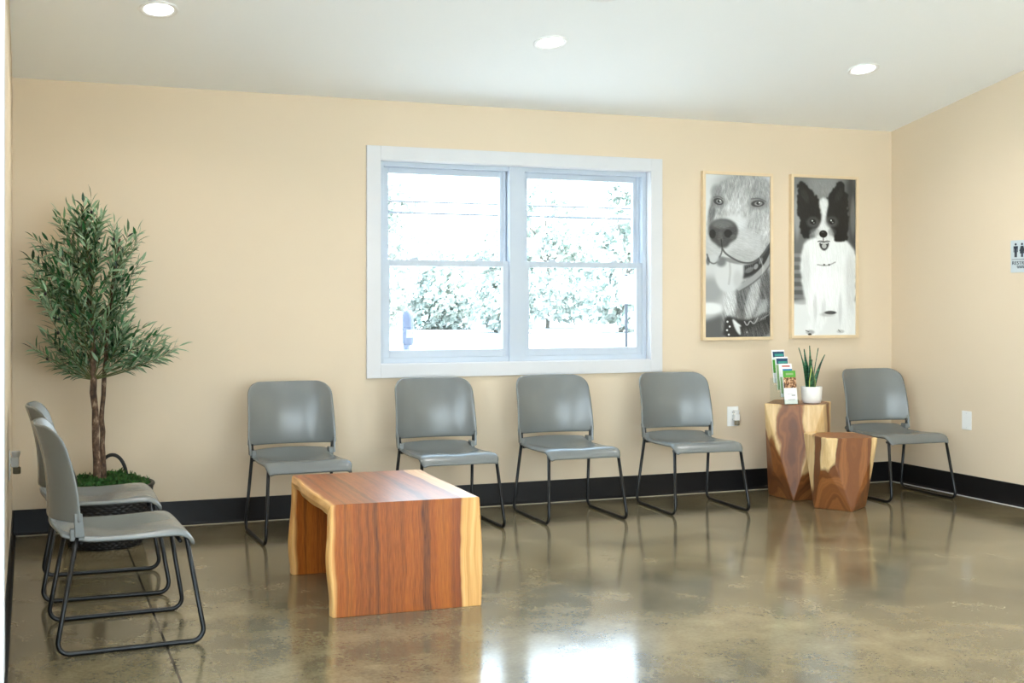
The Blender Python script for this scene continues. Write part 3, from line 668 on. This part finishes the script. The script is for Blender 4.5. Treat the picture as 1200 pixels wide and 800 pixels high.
def dog_one():
    c = Canvas(170, 400, 50, 342, 38, 770); c.img[:] = .84
    c.img += -.10*np.clip((c.Y-300)/400, 0, 1)
    c.ell(75, 560, 60, 60, .62, .9); c.ell(70, 640, 60, 26, .9, .6); c.poly([(30, 700), (90, 682), (135, 660), (150, 790), (30, 790)], .36, 7)
    # chest and neck
    c.poly([(135, 560), (190, 545), (250, 500), (342, 420), (360, 780), (120, 780), (130, 660)], .50, 5, ragged=2)
    m = c.mask([(135, 560), (190, 545), (250, 500), (342, 420), (360, 780), (120, 780), (130, 660)], 5)
    c.ell(160, 610, 30, 70, .80, .8); c.ell(215, 600, 22, 80, .40, .8); c.ell(262, 600, 24, 90, .72, .8, rot=.25); c.ell(325, 560, 26, 100, .36, .8); c.ell(300, 660, 20, 60, .64, .8, rot=.4)
    c.texture(m, 72, .07, 22, 1.5)
    # head
    hd = [(62, 240), (72, 180), (92, 120), (118, 74), (160, 46), (210, 36), (300, 36), (345, 62), (360, 200), (350, 350), (318, 400), (262, 442), (210, 438), (165, 425), (128, 405), (98, 446), (74, 436), (60, 400), (56, 330)]
    c.poly(hd, .66, 3, ragged=1.5); hm = c.mask(hd, 5)
    c.ell(190, 90, 95, 60, .60, .9, .7); c.ell(240, 70, 80, 30, .66, .9, .7); c.ell(300, 110, 50, 60, .60, .9, .7); c.ell(200, 190, 60, 75, .76, .9, .9); c.ell(290, 235, 60, 70, .66, .9, .8)
    c.ell(320, 280, 30, 60, .78, .9, .7); c.ell(80, 215, 14, 60, .42, .8, .7, rot=.15); c.ell(100, 120, 24, 34, .46, .8, .6)
    c.texture(hm, 80, .045, 9, 1.0); c.texture(hm, 110, .03, 14, 2.5)
    # muzzle
    c.ell(150, 330, 98, 100, .78, .45, .95); c.ell(240, 360, 78, 74, .75, .6, .9, rot=-.3); c.ell(88, 392, 34, 52, .74, .6, .9); c.ell(185, 250, 50, 34, .84, .8, .9)
    c.ell(215, 400, 60, 30, .68, .8, .8); c.texture(c.mask([(60, 240), (330, 240), (330, 440), (60, 440)], 10), 20, .022, 8)
    # nose
    c.poly([(64, 296), (70, 262), (96, 242), (135, 234), (172, 244), (196, 270), (198, 300), (184, 330), (160, 346), (150, 366), (116, 370), (98, 350), (76, 336)], .27, 3)
    c.ell(128, 262, 46, 20, .44, .8, .8); c.ell(84, 306, 14, 20, .10, .4); c.ell(153, 303, 18, 18, .09, .4); c.ell(118, 318, 12, 26, .34, .7, .8); c.ell(176, 318, 14, 12, .36, .7); c.line([(122, 330), (126, 366)], 3, .14)
    c.texture(c.mask([(70, 255), (190, 255), (190, 350), (90, 350)], 5), 0, .02, 2)
    # eyes
    for ex, ey, ew, eh, ro in ((110, 160, 22, 15, .25), (286, 163, 30, 15, -.1)):
        c.ell(ex, ey, ew*1.5, eh*1.8, .46, .8, .7, ro); c.ell(ex, ey, ew, eh, .20, .3, .9, ro); c.ell(ex+3, ey, ew*.6, eh*.62, .58, .4, .9, ro); c.ell(ex+2, ey-1, ew*.28, eh*.44, .14, .4); c.ell(ex+7, ey-4, 3, 3, .95, .5)
    c.line([(258, 143), (290, 138), (322, 152)], 5, .32, .6); c.line([(90, 142), (112, 135), (128, 146)], 4, .34, .6)
    # lips, mouth, tongue
    c.poly([(218, 446), (262, 438), (306, 404), (350, 330), (356, 400), (320, 444), (270, 490), (206, 512), (196, 470)], .15, 3)
    c.ell(248, 466, 22, 11, .48, .6, .8, -.5); c.ell(278, 450, 9, 14, .66, .6, .8, .5); c.ell(300, 424, 8, 16, .55, .6, .7, .4)
    c.line([(204, 548), (240, 526), (290, 486), (330, 440), (352, 392)], 20, .62, .95, 4); c.line([(208, 560), (262, 528), (316, 480), (345, 436)], 4, .34, .7, 3)
    c.poly([(100, 440), (116, 404), (150, 404), (184, 420), (226, 440), (222, 500), (200, 548), (160, 572), (120, 560), (98, 520), (94, 476)], .81, 3)
    c.line([(160, 432), (163, 480), (156, 530)], 4, .68, .7, 5); c.ell(196, 510, 20, 40, .72, 1, .7); c.ell(122, 430, 22, 22, .40, .9, .85, -.5); c.ell(170, 425, 50, 10, .42, .9, .7, .25)
    c.line([(60, 398), (66, 426), (84, 440), (100, 436), (112, 414), (124, 392), (127, 368)], 4, .33, .8, 3)
    c.line([(127, 372), (140, 392), (172, 414), (215, 434), (262, 434), (306, 402), (344, 340)], 5, .28, .85, 3)
    c.ell(90, 416, 22, 18, .78, .7, .8); c.ell(64, 428, 8, 18, .2, .7, .6)
    for a in range(7): c.line([(286+5*a, 390+10*a), (302+3*a, 425+9*a), (312-2*a, 470+5*a)], 1.0, .85, .25)
    for a in range(5): c.line([(225+9*a, 452-3*a), (228+9*a, 462-3*a), (224+9*a, 474-3*a)], 1.5, .6, .35)
    # scarf
    c.poly([(142, 668), (196, 690), (262, 694), (342, 640), (350, 780), (128, 780), (134, 720)], .15, 3)
    c.poly([(168, 686), (184, 692), (206, 720), (212, 770), (186, 740)], .86, 2); c.poly([(180, 700), (214, 716), (208, 726), (186, 712)], .9, 1.5)
    for px, py in ((150, 700), (148, 738), (160, 722), (156, 758), (238, 748)): c.ell(px, py, 4.5, 4.5, .88, .4)
    c.line([(226, 700), (238, 722), (252, 692), (268, 716), (286, 684)], 4, .62); c.line([(300, 690), (334, 670)], 3, .5)
    c.poly([(212, 740), (342, 690), (350, 780), (205, 780)], .34, 8, .7); m = c.mask([(205, 735), (342, 680), (350, 780), (205, 780)], 6); c.texture(m, 70, .10, 16, 1.4)
    for a in range(7): c.line([(322-4*a, 600), (330-6*a, 650), (318-9*a, 690+3*a)], 2, .66, .6)
    return np.clip(c.img, .03, .96)
def dog_two():
    c = Canvas(170, 400, 52, 332, 35, 765); c.img[:] = .47
    c.img += -.12*np.clip((c.Y-200)/300, 0, 1); c.ell(190, 60, 70, 80, .55, 1); c.poly([(285, 30), (340, 30), (340, 380), (305, 360), (296, 200)], .24, 9); c.ell(320, 210, 12, 90, .5, .8, .6)
    c.ell(70, 210, 14, 100, .66, .9, .8); 
    for k in range(6): c.ell(75, 395+38*k, 60, 9, .62-.03*(k % 2), .9, .6)
    c.poly([(-160, 598), (540, 600), (540, 980), (-160, 980)], .90, 5); c.ell(90, 610, 40, 12, .55, 1, .5)
    # body
    bd = [(100, 340), (84, 400), (86, 470), (98, 560), (112, 640), (128, 690), (100, 744), (110, 764), (170, 764), (196, 700), (212, 664), (246, 664), (262, 720), (254, 760), (300, 765), (318, 690), (330, 620), (334, 520), (334, 380), (310, 345), (285, 318), (200, 300), (120, 318)]
    c.poly(bd, .93, 3, ragged=2); bm = c.mask(bd, 6)
    c.ell(310, 520, 24, 140, .80, 1, .7); c.ell(110, 470, 18, 110, .84, 1, .7); c.ell(205, 560, 80, 90, .97, .9, .6); c.ell(150, 640, 8, 60, .80, 1, .7); c.ell(262, 650, 8, 70, .80, 1, .7); c.ell(188, 640, 10, 40, .82, 1, .6)
    c.texture(bm, 85, .018, 16, 1.4)
    c.ell(218, 660, 26, 8, .22, .5); c.ell(205, 668, 30, 10, .5, 1, .4); c.ell(128, 750, 18, 10, .55, .8, .7); c.ell(126, 760, 8, 5, .15, .5); c.ell(264, 748, 16, 8, .62, .8, .6); c.line([(108, 742), (122, 748)], 2, .3); c.line([(254, 740), (262, 750)], 2, .4)
    c.line([(160, 437), (190, 442), (214, 438), (240, 424)], 4, .60, .8); c.ell(190, 437, 5, 4, .3, .6); c.ell(212, 437, 5, 4, .32, .6)
    # black ears and cheeks
    c.poly([(68, 150), (74, 64), (86, 50), (104, 62), (140, 100), (164, 128), (176, 172), (186, 236), (170, 268), (150, 280), (122, 300), (118, 316), (92, 318), (84, 292), (82, 240), (70, 196)], .07, 2, ragged=3.5)
    c.poly([(204, 150), (206, 118), (232, 80), (258, 50), (268, 42), (282, 62), (296, 130), (304, 210), (298, 270), (296, 322), (262, 330), (234, 326), (238, 292), (216, 262), (198, 232)], .07, 2, ragged=3.5)
    c.ell(104, 118, 14, 34, .17, .8, .8, -.4); c.ell(256, 112, 14, 34, .16, .8, .8, .4)
    # blaze and muzzle
    c.poly([(166, 140), (186, 122), (206, 134), (210, 160), (200, 200), (200, 240), (218, 268), (232, 300), (226, 322), (190, 336), (158, 322), (146, 292), (160, 264), (176, 236), (178, 200), (168, 165)], .88, 3)
    for ex, ey in ((140, 238), (224, 234)):
        c.ell(ex, ey+3, 27, 25, .42, .9, .75); c.ell(ex, ey, 18, 15, .20, .7, .9); c.ell(ex, ey+1, 12, 12, .05, .3); c.ell(ex-3, ey-4, 3.4, 3.4, .95, .4); c.ell(ex+4, ey+5, 4, 3, .5, .6)
    c.ell(150, 286, 24, 18, .62, .8, .6); c.ell(226, 284, 18, 18, .45, .8, .5)
    c.ell(186, 294, 18, 17, .05, .25); c.ell(184, 287, 7, 4, .4, .6, .6); c.line([(186, 310), (186, 326)], 2.5, .3)
    c.line([(162, 330), (174, 326), (188, 331), (202, 326), (214, 328)], 3, .2); c.poly([(168, 332), (188, 336), (212, 331), (208, 356), (194, 372), (180, 368), (170, 352)], .08, 1.5); c.ell(190, 350, 11, 12, .70, .4)
    c.line([(176, 338), (204, 337)], 3, .85)
    c.texture(c.mask([(60, 45), (300, 45), (300, 330), (80, 330)], 4), 70, .018, 8)
    return np.clip(c.img, .02, .97)
def framed(label, x0, x1, z0, z1, img):
    t = thing('framed_dog_photo', label, 'picture', ((x0+x1)/2, YB-.001, z0), 0, 'framed black and white dog photographs')
    W, H = x1-x0, z1-z0; fr = MB(); fw = .022; dp = .034
    for (a, b, c_, d) in ((-W/2, -W/2+fw, 0, H), (W/2-fw, W/2, 0, H), (-W/2+fw, W/2-fw, 0, fw), (-W/2+fw, W/2-fw, H-fw, H)): fr.box(a, b, -dp, 0, c_, d)
    fr.build('picture_frame', M['maple'], t, bevel=.0015)
    h, w_ = img.shape; xs = np.linspace(-W/2+fw-.001, W/2-fw+.001, w_); zs = np.linspace(H-fw+.001, fw-.001, h)
    XX, ZZ = np.meshgrid(xs, zs); v = np.stack([XX.ravel(), np.full(XX.size, -.022), ZZ.ravel()], 1)
    idx = np.arange(h*w_).reshape(h, w_); f = np.stack([idx[:-1, :-1], idx[1:, :-1], idx[1:, 1:], idx[:-1, 1:]], -1).reshape(-1, 4)
    me = bpy.data.meshes.new('photo_print'); me.from_pydata(v.tolist(), [], f.tolist())
    ca = me.color_attributes.new('ink', 'FLOAT_COLOR', 'POINT'); L = np.where(img <= .04045, img/12.92, ((img+.055)/1.055)**2.4).ravel()
    col = np.stack([L*.96, L, L*1.01, np.ones_like(L)], 1).astype(np.float32); ca.data.foreach_set('color', col.ravel())
    a = NT('dog_print'); at = a.n('Attribute', attribute_name='ink'); a.l(at.outputs['Color'], a.p.inputs['Base Color']); a.rough(.45); me.materials.append(a.m)
    o = bpy.data.objects.new('photo_print', me); C.objects.link(o); o.parent = t
    MB().box(-W/2+fw-.002, W/2-fw+.002, -.019, -.002, fw-.002, H-fw+.002).build('backing_board', M['trim'], t)
framed('black and white photo of a long-haired dog with tongue out, in a pale wood frame', 4.526, 5.118, 1.091, 2.304, dog_one())
framed('black and white photo of a small black-eared white dog, in a pale wood frame', 5.276, 5.878, 1.098, 2.309, dog_two())

# ================================================================== OUTLETS, SIGN
t = thing('wall_outlet', 'white duplex outlet plate on the back wall left of the wooden stumps', 'outlet', (4.793, YB, .539))
MB().box(-.047, .047, -.006, 0, -.071, .071).build('cover_plate', M['plastic_white'], t, bevel=.003)
for z in (-.026, .026):
    s_ = MB().box(-.017, .017, -.009, -.005, z-.02, z+.02).build('socket', M['plastic_white'], t, bevel=.004)
    for x in (-.007, .007): MB().box(x-.0015, x+.0015, -.0096, -.0085, z-.002, z+.009).build('slot', M['dark'], s_)
def plug_in(loc, rz, label):
    t = thing('plug_in_air_freshener', label, 'air freshener', loc, rz, 'plug-in air fresheners')
    MB().box(-.022, .022, -.036, 0, -.020, .030).build('housing', M['plastic_white'], t, bevel=.008)
    MB().lathe([(.014, .026), (.017, .034), (.021, .052), (.021, .056), (.012, .058)], 24, (0, -.022, 0)).build('vent_cap', M['plastic_white'], t, True)
    MB().lathe([(.016, -.052), (.018, -.048), (.018, -.022), (.012, -.018)], 24, (0, -.026, 0)).build('oil_bottle', plain('smoky_bottle', lin(120, 112, 92), .15), t, True)
plug_in((4.806, YB-.0105, .530), 0, 'white plug-in air freshener in the back wall outlet near the stumps')
t = thing('wall_outlet', 'white outlet plate on the left wall behind the far left chair', 'outlet', (XL, 6.02, .575), PI/2)
MB().box(-.045, .045, -.006, 0, -.068, .068).build('cover_plate', M['plastic_white'], t, bevel=.003)
for z in (-.026, .026):
    s_ = MB().box(-.017, .017, -.009, -.005, z-.02, z+.02).build('socket', M['plastic_white'], t, bevel=.004)
    for x in (-.007, .007): MB().box(x-.0015, x+.0015, -.0096, -.0085, z-.002, z+.009).build('slot', M['dark'], s_)
plug_in((XL+.0105, 6.02, .585), PI/2, 'white plug-in air freshener in the left wall outlet, at the left edge')
t = thing('blank_cover_plate', 'blank white cover plate on the right wall near the corner chair', 'cover plate', (XR, 6.510, .533), -PI/2)
MB().box(-.044, .044, -.006, 0, -.066, .066).build('plate', M['plastic_white'], t, bevel=.003)
for z in (-.05, .05): MB().lathe([(.003, -.0008), (.0035, 0), (.002, .0008)], 10, (0, 0, 0)).build('screw', M['trim'], t).matrix_local = Matrix.Translation((0, -.0065, z)) @ Matrix.Rotation(PI/2, 4, 'X')
# restroom sign
t = thing('restroom_sign', 'pale silver restroom sign with dark pictograms on the right wall', 'sign', (XR, 6.117, 1.562), -PI/2)
SW, SH = .215, .215; ink = plain('sign_ink', lin(30, 42, 56), .5)
MB().box(0, SW, -.006, 0, 0, SH).build('sign_plate', plain('brushed_silver', lin(196, 206, 210), .4), t, bevel=.002)
def flat(name, polys, y=-.0075):
    mb = MB()
    for P in polys:
        n = len(P); mb.add([(x, y, z) for x, z in P]+[(x, -.005, z) for x, z in P], [tuple(range(n))]+[tuple(range(2*n-1, n-1, -1))]+[(i, (i+1) % n, n+(i+1) % n, n+i) for i in range(n)])
    return mb.build(name, ink, t)
circ = lambda x, z, r: [(x+r*math.cos(a*PI/8), z+r*math.sin(a*PI/8)) for a in range(16)]
rect = lambda x0, x1, z0, z1: [(x0, z0), (x1, z0), (x1, z1), (x0, z1)]
mx, wx, hx = .045, .098, .165
flat('man_pictogram', [circ(mx, .188, .008), rect(mx-.018, mx+.018, .160, .176), rect(mx-.018, mx-.0135, .135, .162), rect(mx+.0135, mx+.018, .135, .162), rect(mx-.010, mx+.010, .130, .161), rect(mx-.010, mx-.001, .102, .131), rect(mx+.001, mx+.010, .102, .131)])
flat('woman_pictogram', [circ(wx, .188, .008), [(wx-.010, .176), (wx-.018, .126), (wx+.018, .126), (wx+.010, .176)], [(wx-.010, .177), (wx-.022, .142), (wx-.018, .140), (wx-.006, .172)], [(wx+.006, .172), (wx+.018, .140), (wx+.022, .142), (wx+.010, .177)], rect(wx-.008, wx-.001, .102, .128), rect(wx+.001, wx+.008, .102, .128)])
flat('wheelchair_pictogram', [circ(hx-.006, .184, .007), rect(hx-.010, hx-.004, .140, .176), rect(hx-.008, hx+.012, .157, .162), rect(hx-.010, hx+.014, .140, .146), [(hx+.010, .146), (hx+.020, .118), (hx+.026, .120), (hx+.015, .146)],
      *[[(hx-.002+.022*math.cos(a), .128+.022*math.sin(a)), (hx-.002+.022*math.cos(a+.35), .128+.022*math.sin(a+.35)), (hx-.002+.017*math.cos(a+.35), .128+.017*math.sin(a+.35)), (hx-.002+.017*math.cos(a), .128+.017*math.sin(a))] for a in [2.2+.32*k for k in range(13)]]])
flat('divider_line', [rect(.012, SW-.012, .086, .089)])
cu = bpy.data.curves.new('sign_text', 'FONT'); cu.body = 'RESTROOM'; cu.size = .034; cu.extrude = .0012; cu.space_character = 1.1
to = bpy.data.objects.new('tmp', cu); C.objects.link(to); bpy.context.view_layer.update()
me = bpy.data.meshes.new_from_object(to.evaluated_get(bpy.context.evaluated_depsgraph_get())); bpy.data.objects.remove(to); me.materials.clear(); me.materials.append(ink)
o = bpy.data.objects.new('sign_lettering', me); C.objects.link(o); o.parent = t; o.matrix_local = Matrix.Translation((.014, -.0065, .052)) @ Matrix.Rotation(PI/2, 4, 'X')
flat('braille_row', [circ(.058+.010*i+.004*(k % 2), .030+.006*(k//2), .0026) for i in range(12) for k in range(6) if (i*7+k*5) % 3])

# ================================================================== CEILING DOWNLIGHTS
def downlight(x, y, label, r=.100, lit=True, group='recessed ceiling downlights'):
    t = thing('recessed_downlight' if lit else 'ceiling_fixture', label, 'ceiling light', (x, y, ceil_z(y)), 0, group)
    t.rotation_euler = (-math.atan(SL), 0, 0)
    MB().lathe([(r, .0), (r, -.006), (r*.96, -.009), (r*.76, -.005), (r*.72, .002), (r*.72, .0)], 48, cap0=False, cap1=False).build('trim_ring', M['plastic_white'], t, True)
    MB().lathe([(r*.73, -.0030), (r*.4, -.0038), (.0, -.004)], 40, cap0=False, cap1=False).build('lens', M['lens'] if lit else M['plastic_white'], t, True)
    if lit:
        l = bpy.data.lights.new('lamp', 'AREA'); l.shape = 'DISK'; l.size = r*1.4; l.energy = DOWN_W; l.color = (1, .97, .93); l.spread = math.radians(150)
        o = bpy.data.objects.new('lamp', l); C.objects.link(o); o.parent = t; o.location = (0, 0, -.012)
downlight(.628, 6.185, 'lit round recessed downlight at the top left, leftmost of the three in the row')
downlight(2.846, 6.192, 'lit round recessed downlight above the window, middle of the three in the row')
downlight(5.065, 6.200, 'lit round recessed downlight at the right, nearest the dog photographs')
downlight(2.850, 5.480, 'unlit white round ceiling fixture at the top edge, above the middle downlight', .150, False, None)
for y in (3.9, 1.6, -.7):  # unseen rows continuing the ceiling grid, added for the light they give
    for x, s_ in ((.628, 'left'), (2.846, 'middle'), (5.065, 'right')):
        downlight(x, y, 'added unseen lit downlight over the %s of the room, %s' % (s_, {3.9: 'second row from the window wall', 1.6: 'third row from the window wall', -.7: 'row behind the camera'}[y]))
